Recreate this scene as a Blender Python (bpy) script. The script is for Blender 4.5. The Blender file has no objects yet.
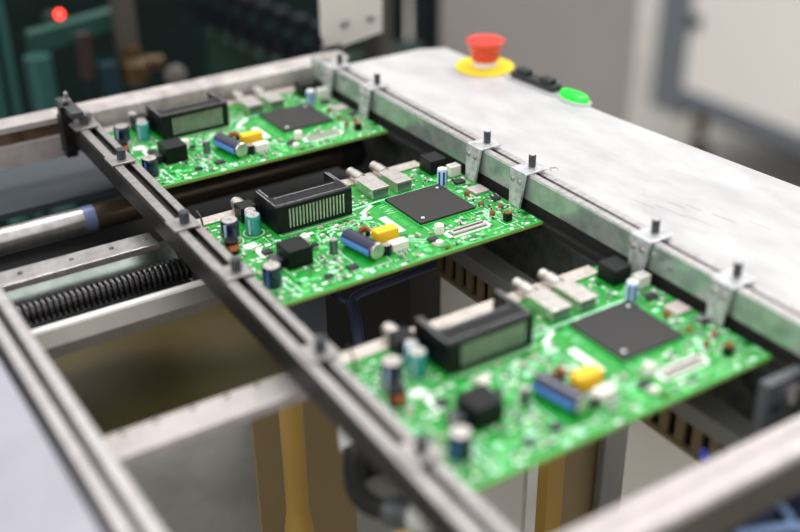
import bpy, bmesh, math, random
from mathutils import Vector, Matrix

S = 0.001                      # everything below is written in millimetres
scene = bpy.context.scene
COL = scene.collection
PI = math.pi

# ------------------------------------------------------------------ materials
def lin(c):
    c = c / 255.0
    return c / 12.92 if c <= 0.04045 else ((c + 0.055) / 1.055) ** 2.4

def rgb(r, g, b):
    return (lin(r), lin(g), lin(b), 1.0)

MATS = {}
def mat(name, c, rough=0.5, metal=0.0, var=0.0, scale=200.0, stretch=(1, 1, 1), c2=None,
        bump=0.0, emit=None, estr=0.0, spec=0.5, coat=0.0, alpha=1.0, trans=0.0):
    """Principled material with an optional procedural colour variation and bump."""
    m = bpy.data.materials.new(name)
    m.use_nodes = True
    nt = m.node_tree
    b = nt.nodes['Principled BSDF']
    b.inputs['Base Color'].default_value = rgb(*c)
    b.inputs['Roughness'].default_value = rough
    b.inputs['Metallic'].default_value = metal
    b.inputs['Specular IOR Level'].default_value = spec
    b.inputs['Coat Weight'].default_value = coat
    b.inputs['Coat Roughness'].default_value = 0.08
    b.inputs['Transmission Weight'].default_value = trans
    if emit:
        b.inputs['Emission Color'].default_value = rgb(*emit)
        b.inputs['Emission Strength'].default_value = estr
    if var > 0 or bump > 0:
        tc = nt.nodes.new('ShaderNodeTexCoord')
        mp = nt.nodes.new('ShaderNodeMapping')
        mp.inputs['Scale'].default_value = stretch
        nt.links.new(tc.outputs['Object'], mp.inputs['Vector'])
        no = nt.nodes.new('ShaderNodeTexNoise')
        no.inputs['Scale'].default_value = scale
        no.inputs['Detail'].default_value = 5
        no.inputs['Roughness'].default_value = 0.6
        nt.links.new(mp.outputs['Vector'], no.inputs['Vector'])
        if var > 0:
            mx = nt.nodes.new('ShaderNodeMix')
            mx.data_type = 'RGBA'
            mx.inputs['A'].default_value = rgb(*c)
            d = c2 if c2 else tuple(max(0, v * (1 - var)) for v in c)
            mx.inputs['B'].default_value = rgb(*d)
            rp = nt.nodes.new('ShaderNodeValToRGB')
            rp.color_ramp.elements[0].position = 0.38
            rp.color_ramp.elements[1].position = 0.66
            nt.links.new(no.outputs['Fac'], rp.inputs['Fac'])
            nt.links.new(rp.outputs['Color'], mx.inputs['Factor'])
            nt.links.new(mx.outputs['Result'], b.inputs['Base Color'])
        if bump > 0:
            bp = nt.nodes.new('ShaderNodeBump')
            bp.inputs['Strength'].default_value = bump
            bp.inputs['Distance'].default_value = 0.0004
            nt.links.new(no.outputs['Fac'], bp.inputs['Height'])
            nt.links.new(bp.outputs['Normal'], b.inputs['Normal'])
    MATS[name] = m
    return m

# circuit boards
mat('mask_green', (30, 160, 52), 0.34, 0, 0.3, 220, c2=(14, 132, 36))
mat('mask_light', (84, 200, 104), 0.3)
mat('mask_mint', (168, 232, 194), 0.3)
mat('mask_dark', (10, 92, 30), 0.35)
mat('board_edge', (146, 170, 84), 0.6)
mat('silk', (240, 248, 242), 0.5)
mat('solder', (232, 238, 235), 0.24, 0.7)
mat('tin', (226, 220, 213), 0.28, 0.85, 0.1, 300)
mat('tin_warm', (222, 212, 202), 0.34, 0.6, 0.12, 300)
mat('chip_black', (40, 38, 38), 0.45, 0, 0.15, 900, spec=0.4)
mat('plastic_black', (9, 10, 13), 0.4, spec=0.28)
mat('plastic_navy', (12, 15, 24), 0.3, spec=0.35)
mat('resistor_black', (30, 30, 36), 0.4)
mat('resistor_tan', (168, 140, 108), 0.5)
mat('ceramic_white', (236, 232, 222), 0.45)
mat('navy_sleeve', (20, 26, 58), 0.22, coat=0.5)
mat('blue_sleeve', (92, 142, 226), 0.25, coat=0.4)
mat('teal_sleeve', (44, 150, 142), 0.22, coat=0.5)
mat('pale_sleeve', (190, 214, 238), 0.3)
mat('cobalt', (22, 62, 150), 0.25, coat=0.4)
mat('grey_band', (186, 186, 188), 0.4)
mat('copper', (206, 120, 74), 0.3, 0.7, 0.25, 1500)
mat('brass', (150, 104, 56), 0.3, 0.8)
mat('yellow_film', (250, 196, 26), 0.35)
mat('pad_pink', (212, 196, 196), 0.35, 0.4)
mat('can_grey', (112, 122, 118), 0.3, 0.6)
# machine
mat('aluminium', (206, 202, 201), 0.38, 0.75, 0.18, 90, (1, 8, 1), bump=0.15)
mat('rail_dark', (44, 43, 42), 0.45, 0.55, 0.3, 120, (1, 6, 1), bump=0.2)
mat('rail_mid', (180, 176, 174), 0.4, 0.7, 0.25, 150, (1, 6, 1), bump=0.2)
mat('rail_side', (120, 126, 122), 0.4, 0.6, 0.3, 120)
mat('rail_face', (190, 202, 194), 0.3, 0.6, 0.5, 60, (1, 2, 2), c2=(160, 174, 166), bump=0.1)
mat('slot_dark', (24, 23, 23), 0.6)
mat('steel', (198, 194, 192), 0.28, 0.9, 0.15, 120)
mat('steel_dark', (92, 94, 98), 0.35, 0.8)
mat('clip_metal', (224, 226, 227), 0.32, 0.5, 0.2, 300)
mat('pin_grey', (74, 78, 82), 0.4, 0.5)
mat('screw_black', (84, 82, 84), 0.24, 0.85)
mat('bar_white', (186, 178, 176), 0.42, 0.3, 0.08, 100)
mat('bar_mottled', (206, 198, 194), 0.4, 0.3, 0.25, 60, (1, 1, .5))
mat('tray_metal', (112, 109, 101), 0.5, 0.05, 0.06, 40)
mat('ring_blue', (112, 126, 160), 0.4, 0.3)
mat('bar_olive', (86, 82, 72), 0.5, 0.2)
mat('bracket_dark', (84, 88, 92), 0.45, 0.3)
mat('slot_mid', (66, 62, 59), 0.5, 0.3)
mat('trough_metal', (104, 114, 108), 0.3, 0.5, 0.3, 40)
mat('steel_shaded', (92, 80, 68), 0.3, 0.7)  # steel of the shaft with its shadow put into the colour
mat('table_paint', (194, 193, 193), 0.42, 0.1, 0.06, 22, (2.2, 1, 1), c2=(174, 174, 175))
mat('scratch', (120, 116, 112), 0.6)
mat('plate_grey', (158, 158, 168), 0.45, 0.2, 0.06, 30)
mat('panel_grey', (74, 81, 88), 0.4, 0.3)
mat('brown_face', (120, 98, 76), 0.45, 0.6, 0.3, 90)
mat('olive', (92, 80, 42), 0.45, 0.2, 0.12, 14)
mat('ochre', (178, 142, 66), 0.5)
mat('grey_floor_pan', (158, 156, 148), 0.4, 0.1, 0.2, 12)
mat('black', (10, 10, 11), 0.6)
mat('tooth', (122, 108, 82), 0.5, 0.2)
mat('sheet_white', (238, 235, 228), 0.5)
mat('sheet_brown', (146, 126, 90), 0.5)
mat('bar_grey', (128, 128, 126), 0.4, 0.3)
mat('cable_blue', (40, 48, 78), 0.45)
mat('cable_dark', (22, 24, 26), 0.45)
mat('cloth_blue', (36, 50, 84), 0.8, 0, 0.3, 60)
mat('wire_pale', (136, 164, 206), 0.45)
mat('wire_cobalt', (50, 74, 190), 0.35)
mat('wire_yellow', (206, 190, 90), 0.45)
mat('plug_white', (204, 206, 202), 0.45)
# controls and background
mat('red_plastic', (214, 58, 42), 0.3, coat=0.3)
mat('yellow_plate', (240, 212, 20), 0.45)
mat('white_plastic', (236, 236, 236), 0.4)
mat('green_lamp', (20, 200, 50), 0.25, emit=(10, 226, 50), estr=0.55)
mat('grey_bezel', (188, 188, 190), 0.4, 0.3)
mat('switch_black', (34, 38, 40), 0.4)
mat('cabinet_grey', (150, 146, 144), 0.55, 0, 0.05, 3)
mat('cabinet_side', (12, 17, 26), 0.6, spec=.3)
mat('machine_white', (232, 228, 224), 0.5)
mat('frame_grey', (104, 110, 118), 0.5)
mat('frame_dark', (44, 52, 56), 0.55)
mat('latch', (30, 60, 60), 0.5)
mat('floor_beige', (196, 190, 182), 0.35, 0, 0.1, 2)
mat('wall_pale', (214, 222, 220), 0.6)
mat('machine_green', (7, 22, 20), 0.6, 0, 0.5, 8, c2=(12, 38, 34), spec=0.2)
mat('green_face', (34, 62, 50), 0.55, 0, 0.35, 10)
mat('teal_pipe', (44, 88, 84), 0.35, 0.2)
mat('teal_beam', (48, 88, 78), 0.4, 0.2)
mat('dark_teal', (12, 32, 34), 0.5, spec=.3)
mat('gold_fitting', (72, 52, 20), 0.5, 0.3)
mat('column_grey', (74, 70, 66), 0.5)
mat('rose', (46, 34, 36), 0.5)
mat('steel_blue', (30, 56, 66), 0.4, 0.3)
mat('red_led', (255, 60, 50), 0.4, emit=(255, 52, 44), estr=4.0)
mat('bracket_white', (222, 220, 212), 0.4, 0.2)

# ------------------------------------------------------------------ mesh builder
class MB:
    """Collects shapes, in millimetres, into one mesh object."""
    def __init__(self, org=(0, 0, 0)):
        self.v, self.f, self.fm, self.sm, self.slots = [], [], [], [], []
        self.o = Vector(org)
        self.M = None
    def mi(self, m):
        if m not in self.slots: self.slots.append(m)
        return self.slots.index(m)
    def add(self, vs, fs, m, smooth=False):
        n = len(self.v)
        for p in vs:
            p = Vector(p)
            if self.M is not None: p = self.M @ p
            self.v.append((p - self.o) * S)
        k = self.mi(m)
        for i, f in enumerate(fs):
            self.f.append([n + j for j in f]); self.fm.append(k)
            self.sm.append(smooth if isinstance(smooth, bool) else smooth[i])
        return self
    def box(self, x0, x1, y0, y1, z0, z1, m, bv=0.0):
        if bv <= 0:
            vs = [(x, y, z) for z in (z0, z1) for y in (y0, y1) for x in (x0, x1)]
            return self.add(vs, [(0, 2, 3, 1), (4, 5, 7, 6), (0, 1, 5, 4), (2, 6, 7, 3), (0, 4, 6, 2), (1, 3, 7, 5)], m)
        bm = bmesh.new()
        bmesh.ops.create_cube(bm, size=1)
        for q in bm.verts:
            q.co = Vector(((x0 + x1) / 2 + q.co.x * (x1 - x0), (y0 + y1) / 2 + q.co.y * (y1 - y0), (z0 + z1) / 2 + q.co.z * (z1 - z0)))
        bmesh.ops.bevel(bm, geom=list(bm.edges), offset=bv, segments=2, profile=0.6, affect='EDGES')
        bm.verts.index_update()
        self.add([q.co.copy() for q in bm.verts], [[q.index for q in f.verts] for f in bm.faces], m)
        bm.free()
        return self
    def quad(self, x0, x1, y0, y1, z, m):
        return self.add([(x0, y0, z), (x1, y0, z), (x1, y1, z), (x0, y1, z)], [(0, 1, 2, 3)], m)
    def prism(self, pts, axis, a, b, m):
        """Extrude a 2D outline: axis 'x' -> pts are (y,z); 'y' -> (x,z); 'z' -> (x,y)."""
        def P(p, t):
            return {'x': (t, p[0], p[1]), 'y': (p[0], t, p[1]), 'z': (p[0], p[1], t)}[axis]
        n = len(pts)
        vs = [P(p, a) for p in pts] + [P(p, b) for p in pts]
        fs = [list(range(n))[::-1], [n + i for i in range(n)]]
        fs += [(i, (i + 1) % n, n + (i + 1) % n, n + i) for i in range(n)]
        return self.add(vs, fs, m)
    def lathe(self, prof, base, m, axis=(0, 0, 1), seg=24, cap=True):
        """prof: (radius, height) or (radius, height, material) rows from the bottom up."""
        ax = Vector(axis).normalized()
        u = ax.orthogonal().normalized(); w = ax.cross(u)
        base = Vector(base)
        rows = [[base + ax * p[1] + (u * math.cos(2 * PI * k / seg) + w * math.sin(2 * PI * k / seg)) * p[0] for k in range(seg)] for p in prof]
        for i in range(len(prof) - 1):
            mm = prof[i + 1][2] if len(prof[i + 1]) > 2 else m
            flat = abs(prof[i + 1][1] - prof[i][1]) < 1e-6
            self.add(rows[i] + rows[i + 1], [(k, (k + 1) % seg, seg + (k + 1) % seg, seg + k) for k in range(seg)], mm, not flat)
        if cap:
            self.add(rows[0], [list(range(seg))[::-1]], prof[0][2] if len(prof[0]) > 2 else m)
            self.add(rows[-1], [list(range(seg))], prof[-1][2] if len(prof[-1]) > 2 else m)
        return self
    def cyl(self, base, r, h, m, axis=(0, 0, 1), seg=20, bv=0.0):
        if bv > 0:
            return self.lathe([(r - bv, 0), (r, bv), (r, h - bv), (r - bv, h)], base, m, axis, seg)
        return self.lathe([(r, 0), (r, h)], base, m, axis, seg)
    def tube(self, pts, r, m, seg=10, sub=6):
        P = [Vector(p) for p in pts]
        path = []
        for i in range(len(P) - 1):
            p0 = P[max(i - 1, 0)]; p1 = P[i]; p2 = P[i + 1]; p3 = P[min(i + 2, len(P) - 1)]
            for k in range(sub):
                t = k / sub
                path.append(0.5 * ((2 * p1) + (p2 - p0) * t + (2 * p0 - 5 * p1 + 4 * p2 - p3) * t * t + (3 * p1 - p0 - 3 * p2 + p3) * t ** 3))
        path.append(P[-1])
        rows = []; u = None
        for i, c in enumerate(path):
            d = (path[min(i + 1, len(path) - 1)] - path[max(i - 1, 0)]).normalized()
            u = d.orthogonal().normalized() if u is None else (u - d * u.dot(d)).normalized()
            w = d.cross(u)
            rows.append([c + (u * math.cos(2 * PI * k / seg) + w * math.sin(2 * PI * k / seg)) * r for k in range(seg)])
        vs = [p for row in rows for p in row]; fs = []
        for i in range(len(rows) - 1):
            fs += [(i * seg + k, i * seg + (k + 1) % seg, (i + 1) * seg + (k + 1) % seg, (i + 1) * seg + k) for k in range(seg)]
        self.add(vs, fs, m, True)
        self.add(rows[0], [list(range(seg))[::-1]], m); self.add(rows[-1], [list(range(seg))], m)
        return self
    def build(self, name, parent=None, loc=None):
        me = bpy.data.meshes.new(name)
        me.from_pydata([tuple(p) for p in self.v], [], self.f)
        for m in self.slots: me.materials.append(MATS[m])
        for i, p in enumerate(me.polygons):
            p.material_index = self.fm[i]; p.use_smooth = self.sm[i]
        bm = bmesh.new(); bm.from_mesh(me)
        bmesh.ops.recalc_face_normals(bm, faces=bm.faces)
        bm.to_mesh(me); bm.free()
        o = bpy.data.objects.new(name, me); COL.objects.link(o)
        if parent: o.parent = parent
        if loc is not None: o.location = Vector(loc) * S
        return o

def tag(o, label=None, cat=None, group=None, kind=None):
    if label: o['label'] = label
    if cat: o['category'] = cat
    if group: o['group'] = group
    if kind: o['kind'] = kind
    return o

def thing(name, loc, label, cat, group=None, rotz=0.0):
    o = bpy.data.objects.new(name, None); COL.objects.link(o)
    o.empty_display_size = 0.01
    o.location = Vector(loc) * S; o.rotation_euler = (0, 0, rotz)
    return tag(o, label, cat, group)

def copy_tree(o, parent=None):
    c = o.copy(); COL.objects.link(c)
    c.parent = parent
    for ch in list(o.children): copy_tree(ch, c)
    return c

# ------------------------------------------------------------------ circuit board
X0, X1, Y0, Y1 = -103.4, 56.5, -30.5, 70.0
ORG = (-23.5, 20.0, -1.6)      # board base centre

def make_board():
    root = thing('circuit_board', ORG, 'green circuit board', 'circuit board', 'printed circuit boards in the conveyor')
    def part(mb, name, parent=root, label=None):
        mb.o = Vector(ORG)
        # mesh coordinates are relative to the board's base
        o = mb.build(name, parent)
        if label: o['label'] = label
        return o
    def B():
        return MB(ORG)
    rnd = random.Random(11)
    # footprints kept free of the small random parts
    keep = [(-2, 37, -2, 37), (-66, -21, 29, 60), (-5, 8, 40, 70), (10.5, 23, 40, 70), (39, 52, 48, 63), (47, 56, 40, 48),
            (35.5, 43, 33, 41), (-95, -83, 34, 47), (-98, -88, 25, 34), (-81, -69, 37, 55), (-80, -64, 54, 70),
            (-86, -63, -5, 12), (-97, -86, -17, -5), (-49, -33, -22, 10), (-33, -16, -20, 1), (-36, -29, 0, 6),
            (4, 33, -21, -11), (1, 7, -15, -8), (38, 46, -23, -16), (-15, -7, -2, 22), (-5, 2, -29, -22),
            (45, 56, 13, 25), (-84, -75, 14, 22), (-104, 57, 61, 71), (-55, -48, -3, 4)]
    def free(x0, x1, y0, y1, pad=0.0):
        for a, b, c, d in keep:
            if x1 > a - pad and x0 < b + pad and y1 > c - pad and y0 < d + pad: return False
        return True
    # --- substrate, its copper pattern, legend and solder
    s = B()
    hx0, hx1, hy0, hy1 = -3.5, 0.5, -28.3, -24.5
    for a, b, c, d in [(X0, hx0, Y0, Y1), (hx1, X1, Y0, Y1), (hx0, hx1, Y0, hy0), (hx0, hx1, hy1, Y1)]:
        s.box(a, b, c, d, -1.6, -0.02, 'board_edge')
        s.quad(a, b, c, d, 0.0, 'mask_green')
    zt, zl, zs = 0.04, 0.07, 0.10
    def trace(pts, w, m, z=zt):
        for (xa, ya), (xb, yb) in zip(pts, pts[1:]):
            d = Vector((xb - xa, yb - ya)); n = Vector((-d.y, d.x)).normalized() * w / 2
            s.add([(xa - n.x, ya - n.y, z), (xb - n.x, yb - n.y, z), (xb + n.x, yb + n.y, z), (xa + n.x, ya + n.y, z)], [(0, 1, 2, 3)], m)
    # pale outline and pours
    trace([(X0 + 3, Y0 + 1.2), (X1 - 1, Y0 + 1.2)], 0.6, 'mask_light')
    trace([(X1 - 1, Y0 + 1.2), (X1 - 1, Y1 - 2)], 0.5, 'mask_light')
    for pts, w, m in [
        ([(-51, 15), (-49, 22.5), (-45, 25.5), (-24, 25.0), (-16, 22)], 0.7, 'mask_mint'),
        ([(-47, 14), (-45.5, 19.5), (-42, 22.3), (-24, 22), (-18, 19.5)], 0.6, 'mask_mint'),
        ([(-62, 29.8), (-23, 28.5)], 0.5, 'mask_light'),
        ([(-87.5, -7), (-86.5, -28)], 1.2, 'mask_mint'), ([(-84, -7), (-82.5, -27)], 1.2, 'mask_mint'),
        ([(-80, -9), (-79, -26)], 0.6, 'mask_light'),
        ([(-15, -6), (-2, -16), (-1, -22)], 0.8, 'mask_mint'), ([(-15, -9), (-4, -17), (-3.5, -23)], 0.8, 'mask_mint'),
        ([(-14, -13), (-6, -20), (-6, -27)], 0.7, 'mask_light'),
        ([(-20, 37), (-1, 38.5), (38, 38.5)], 1.6, 'mask_mint'),
        ([(-19, 42), (-8, 40)], 1.4, 'mask_mint'), ([(-18, 30), (-8, 36)], 2.2, 'silk'), ([(-20, 26), (-14, 29)], 2.4, 'silk'),
        ([(3, -22.5), (34, -24.5)], 0.5, 'mask_light'), ([(3, -25), (40, -26.5)], 0.5, 'mask_light'),
        ([(35, -12), (36, -24)], 0.5, 'mask_light'), ([(47, 40), (56, 26)], 0.5, 'mask_light')]:
        trace(pts, w, m)
    for k in range(15):                 # bundle of tracks that fans out of the big chip
        x = 1.5 + k * 2.3
        trace([(x, -0.3), (x, -2.2), (x + rnd.uniform(-1, 1), -4.5 - rnd.random() * 3)], 0.5, rnd.choice(['mask_light', 'mask_mint']))
        trace([(-0.3, x), (-2.2, x), (-4.5 - 2 * rnd.random(), x + rnd.uniform(-1, 1))], 0.5, rnd.choice(['mask_light', 'mask_mint']))
        trace([(35.3, x), (37.5, x), (39 + 2 * rnd.random(), x + rnd.uniform(-1, 1))], 0.5, 'mask_light')
    # legend
    s.quad(-13.2, -8.6, 1, 20.5, zl, 'silk')
    s.quad(-86.5, -79.5, 28, 33, zl, 'silk'); s.quad(-83.8, -79.8, 15, 26.5, zl, 'silk')
    for a, b, c, d in [(5.2, 32.2, -19.8, -18.6), (5.2, 32.2, -12.6, -11.4), (5.2, 7.6, -19.8, -11.4), (30.2, 32.2, -19.8, -11.4)]:
        s.quad(a, b, c, d, zl, 'silk')
    for x0, x1, y0, y1 in [(-80, -63, -6, 12), (-49, -32, -23, 9), (38, 46, -23, -15.5), (-65, -21, 30.6, 60)]:
        trace([(x0, y0), (x1, y0), (x1, y1), (x0, y1), (x0, y0)], 0.35, 'silk', zl)
    # round legend rings below the can capacitors
    for cx, cy, r in [(-89, 40, 6.3), (-75, 42.5, 5.4), (-91.5, -11, 6), (-51.5, 0.5, 3.4), (-93, 29, 5)]:
        trace([(cx + r * math.cos(t * PI / 10), cy + r * math.sin(t * PI / 10)) for t in range(21)], 0.4, 'silk', zl)
    # pads along the front of the card connector
    for k in range(30):
        s.quad(-62 + k * 1.33, -61.35 + k * 1.33, 30.9, 32.2, zl, 'solder')
    # dense areas of pads, vias and short tracks
    regions = [((-102, -62, -29, 62), 330), ((-62, -14, -29, 28), 360), ((-14, 34, -29, 0), 150), ((35, 56, -29, 62), 270), ((-22, 40, 36, 62), 70)]
    for (rx0, rx1, ry0, ry1), n in regions:
        for k in range(n):
            x = rnd.uniform(rx0, rx1); y = rnd.uniform(ry0, ry1)
            t = rnd.random()
            if t < 0.32:
                w, h = rnd.uniform(0.6, 1.7), rnd.uniform(0.6, 1.7); m = rnd.choice(['solder', 'silk', 'mask_mint'])
            elif t < 0.55:
                w, h = (rnd.uniform(2, 7), 0.35) if rnd.random() < .5 else (0.35, rnd.uniform(2, 7)); m = rnd.choice(['mask_mint', 'mask_light', 'silk'])
            elif t < 0.85:
                w, h = rnd.uniform(1.5, 5), rnd.uniform(1.2, 4); m = rnd.choice(['mask_light', 'mask_light', 'mask_mint', 'mask_dark'])
            else:
                w, h = rnd.uniform(1.2, 3.2), rnd.uniform(0.8, 1.6); m = 'silk'
            if free(x - w / 2, x + w / 2, y - h / 2, y + h / 2):
                s.quad(max(x - w / 2, X0), min(x + w / 2, X1), y - h / 2, y + h / 2, 0.03 + 0.0004 * k, m)
    part(s, 'substrate')
    # --- bare metal strip along the rear edge
    t = B(); t.box(X0, X1 - 13, 63.5, 71.5, 0.05, 1.1, 'tin_warm', 0.2)
    part(t, 'edge_strip', label='pale metal strip along the rear edge')
    # --- big processor
    c = B(); c.box(-.5, 35.5, -.5, 35.5, 0.1, 0.9, 'mask_light'); c.box(-.1, 35.1, -.1, 35.1, 0.9, 2.3, 'chip_black', 0.25)
    c.cyl((4.4, 4.6, 2.3), 0.95, 0.06, 'silk'); c.cyl((31.6, 31.0, 2.3), 0.8, 0.06, 'silk')
    part(c, 'processor_chip')
    # --- card slot connector
    k = B()
    k.box(-63.5, -22.5, 40, 45.6, 0.1, 15, 'plastic_black', 0.25)          # body behind the contacts
    k.box(-63.5, -22.5, 33, 40.1, 13, 15.2, 'plastic_black', 0.2)           # top lip
    k.box(-63.5, -22.5, 33, 40.1, 0.1, 1.9, 'plastic_black', 0.2)           # bottom lip
    for xa, xb in ((-66, -59.6), (-26.2, -21.5)):
        k.box(xa, xb, 33, 46, 0.1, 15.3, 'plastic_black', 0.3)
    for xa, xb in ((-66, -62.8), (-24.2, -21.5)):
        k.box(xa, xb, 46, 58.5, 0.1, 15.3, 'plastic_black', 0.3)            # ears reaching back
    k.box(-62.8, -24.2, 46, 58, 0.1, 4, 'plastic_black', 0.2)
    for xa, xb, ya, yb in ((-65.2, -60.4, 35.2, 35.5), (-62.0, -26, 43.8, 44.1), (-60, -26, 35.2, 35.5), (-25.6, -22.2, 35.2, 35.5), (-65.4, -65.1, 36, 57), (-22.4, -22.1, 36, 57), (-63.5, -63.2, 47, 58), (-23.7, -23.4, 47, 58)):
        k.quad(xa, xb, ya, yb, 15.34, 'grey_band')                          # light on the moulded edges, painted as grey lines
    con = part(k, 'card_connector')
    for i in range(17):
        x = -58.3 + i * 1.98
        p = B(); p.box(x - .42, x + .42, 33.1, 34.4, 2.0, 12.2, 'tin', .2); p.box(x - .42, x + .42, 33.1, 40, 12.2, 12.9, 'tin')
        part(p, 'contact_pin', con)
    p = B(); p.box(-59.6, -26.2, 36, 40, 1.9, 13, 'plastic_black'); part(p, 'contact_carrier', con)
    # --- tuner cans with coaxial sockets
    for xa, xb in ((-4.2, 7), (11.6, 21.8)):
        b = B(); b.box(xa, xb, 41.2, 59.6, 0.1, 6.1, 'tin', 0.25); b.box(xa + 0.8, xb - 0.8, 40.9, 41.3, 0.8, 5.2, 'can_grey')
        can = part(b, 'tuner_can')
        cx = (xa + xb) / 2
        b = B(); b.lathe([(2.4, 0), (2.4, 2), (3.3, 2), (3.3, 9.5), (2.9, 10.5), (2.9, 14.5), (2.5, 15)], (cx, 59.4, 3.4), 'tin', (0, 1, 0)); b.cyl((cx, 74.3, 3.4), 1.6, 0.25, 'slot_dark', (0, 1, 0))
        part(b, 'coaxial_socket', can)
    # --- relay cube
    b = B(); b.box(40.2, 51, 50, 61.6, 0.1, 8.6, 'plastic_black', 0.3); part(b, 'relay_cube')
    # --- white pin header socket
    b = B(); b.box(48.4, 55.2, 41.4, 46.6, 0.1, 6.2, 'ceramic_white', 0.3); b.box(49.2, 54.4, 42.4, 45.6, 6.15, 6.3, 'grey_band'); part(b, 'white_socket')
    # --- electrolytic capacitors
    def elcap(x, y, r, h, body, band=None, top='tin', name='electrolytic_capacitor', low=None):
        b = B()
        b.lathe([(r * .96, 0.1), (r, 0.5), (r, h * .22), (r, h * .222, body), (r, h - 1.2), (r * .93, h - 0.5), (r * .9, h)], (x, y, 0), body if not low else body)
        if low: b.lathe([(r + .05, 0.4), (r + .05, h * .3)], (x, y, 0), low, cap=False)
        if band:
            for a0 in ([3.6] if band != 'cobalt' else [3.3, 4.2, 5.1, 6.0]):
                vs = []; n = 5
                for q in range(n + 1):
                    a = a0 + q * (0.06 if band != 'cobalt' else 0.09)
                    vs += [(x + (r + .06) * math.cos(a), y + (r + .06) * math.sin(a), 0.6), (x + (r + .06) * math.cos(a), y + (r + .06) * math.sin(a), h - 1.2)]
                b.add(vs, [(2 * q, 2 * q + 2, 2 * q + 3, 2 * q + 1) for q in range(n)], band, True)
        cap = part(b, name)
        b = B(); b.lathe([(r * .86, h - 0.1), (r * .82, h + 0.12), (r * .3, h + 0.12)], (x, y, 0), top)
        for ang in (0, PI / 2):
            cs, sn = math.cos(ang), math.sin(ang); L = r * .6
            b.add([(x - cs * L + sn * .12, y - sn * L - cs * .12, h + .15), (x + cs * L + sn * .12, y + sn * L - cs * .12, h + .15), (x + cs * L - sn * .12, y + sn * L + cs * .12, h + .15), (x - cs * L - sn * .12, y - sn * L + cs * .12, h + .15)], [(0, 1, 2, 3)], 'steel_dark')
        part(b, 'vent_top', cap)
        return cap
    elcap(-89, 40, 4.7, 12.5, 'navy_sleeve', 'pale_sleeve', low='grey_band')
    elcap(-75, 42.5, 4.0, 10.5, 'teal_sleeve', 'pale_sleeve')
    elcap(-72.5, 50.5, 3.0, 9.5, 'pale_sleeve', 'cobalt')
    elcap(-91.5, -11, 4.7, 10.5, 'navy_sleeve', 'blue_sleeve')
    elcap(39.3, 37.2, 2.9, 9.6, 'pale_sleeve', 'cobalt', top='ceramic_white')
    elcap(-51.6, 0.6, 2.2, 7.6, 'can_grey', 'navy_sleeve')
    elcap(-30.5, -15.5, 2.3, 5.6, 'plastic_navy')
    elcap(4.0, -11.0, 2.6, 4.8, 'ceramic_white', top='ceramic_white')
    elcap(-57.5, 19.5, 2.7, 3.2, 'ceramic_white', top='ceramic_white')
    # --- lying capacitor with a blue stripe
    p0 = Vector((-41.6, 5.0, 4.6)); d = Vector((4.6, -23.5, 0)).normalized()
    b = B(); b.lathe([(4.0, 0), (4.5, 0.5), (4.5, 21.6), (4.2, 22.3), (4.5, 23.0), (4.1, 23.6, 'tin'), (3.4, 23.7, 'tin')], p0, 'navy_sleeve', d, 28)
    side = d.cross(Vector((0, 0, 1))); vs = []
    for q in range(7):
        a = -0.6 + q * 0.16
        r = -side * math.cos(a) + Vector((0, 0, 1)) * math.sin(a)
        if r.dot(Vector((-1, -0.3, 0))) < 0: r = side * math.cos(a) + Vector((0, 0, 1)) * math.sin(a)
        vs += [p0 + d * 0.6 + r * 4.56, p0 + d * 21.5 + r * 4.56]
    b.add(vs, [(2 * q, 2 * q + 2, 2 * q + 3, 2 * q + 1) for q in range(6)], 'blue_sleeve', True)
    part(b, 'lying_capacitor')
    # --- drum inductor: ferrite ends with copper winding
    b = B(); b.lathe([(3.6, 0.1), (3.7, 1.8)], (-93.4, 29.2, 0), 'plastic_black'); b.lathe([(3.6, 5.6), (3.6, 7)], (-93.4, 29.2, 0), 'plastic_black')
    ind = part(b, 'drum_inductor')
    b = B(); b.lathe([(3.3, 1.7)] + [(3.3 + (0.25 if q % 2 else 0), 1.9 + q * .36) for q in range(10)] + [(3.3, 5.7)], (-93.4, 29.2, 0), 'copper'); part(b, 'winding', ind)
    # --- toroid choke
    b = B()
    R_, r_ = 2.6, 1.25; vs = []; fs = []
    for i in range(20):
        for j in range(10):
            A, Bq = 2 * PI * i / 20, 2 * PI * j / 10
            rr = R_ + r_ * math.cos(Bq)
            vs.append((-32.5 + rr * math.cos(A), 3.2 + r_ * math.sin(Bq), 4.1 + rr * math.sin(A)))
            fs.append((i * 10 + j, ((i + 1) % 20) * 10 + j, ((i + 1) % 20) * 10 + (j + 1) % 10, i * 10 + (j + 1) % 10))
    b.add(vs, fs, 'plastic_black', True)
    tor = part(b, 'toroid_choke')
    b = B()
    for i in range(2, 9):
        A = PI * i / 10; c0 = Vector((-32.5 + R_ * math.cos(A), 3.2, 4.1 + R_ * math.sin(A)))
        e = Vector((math.cos(A), 0, math.sin(A)))
        b.tube([c0 + e * 1.45 * math.cos(q * PI / 4) + Vector((0, 1.45, 0)) * math.sin(q * PI / 4) for q in range(9)], 0.28, 'copper', 6, 2)
    part(b, 'winding', tor)
    # --- yellow film capacitor, white connector
    b = B(); b.box(-31, -18.2, -7.8, -1.6, 0.2, 8.3, 'yellow_film', 0.5); part(b, 'film_capacitor')
    b = B(); b.box(-27.5, -18, -16.4, -11.2, 0.2, 4.6, 'ceramic_white', 0.3)
    for q in range(4): b.box(-26.6 + q * 2.3, -25.8 + q * 2.3, -20, -16.2, 0.15, 0.8, 'solder')
    part(b, 'white_connector')
    # --- power jack block
    b = B(); b.box(-78.6, -65.2, -3.6, 10, 0.1, 10, 'plastic_black', 0.45); b.box(-84.5, -78.4, 0.5, 8.5, 0.1, 4.5, 'plastic_navy', 0.3); b.cyl((-84.3, 4.5, 3), 1.7, 0.5, 'grey_band', (-1, 0, 0)); b.box(-84, -79, 1, 8, 4.5, 4.65, 'steel_dark')
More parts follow.
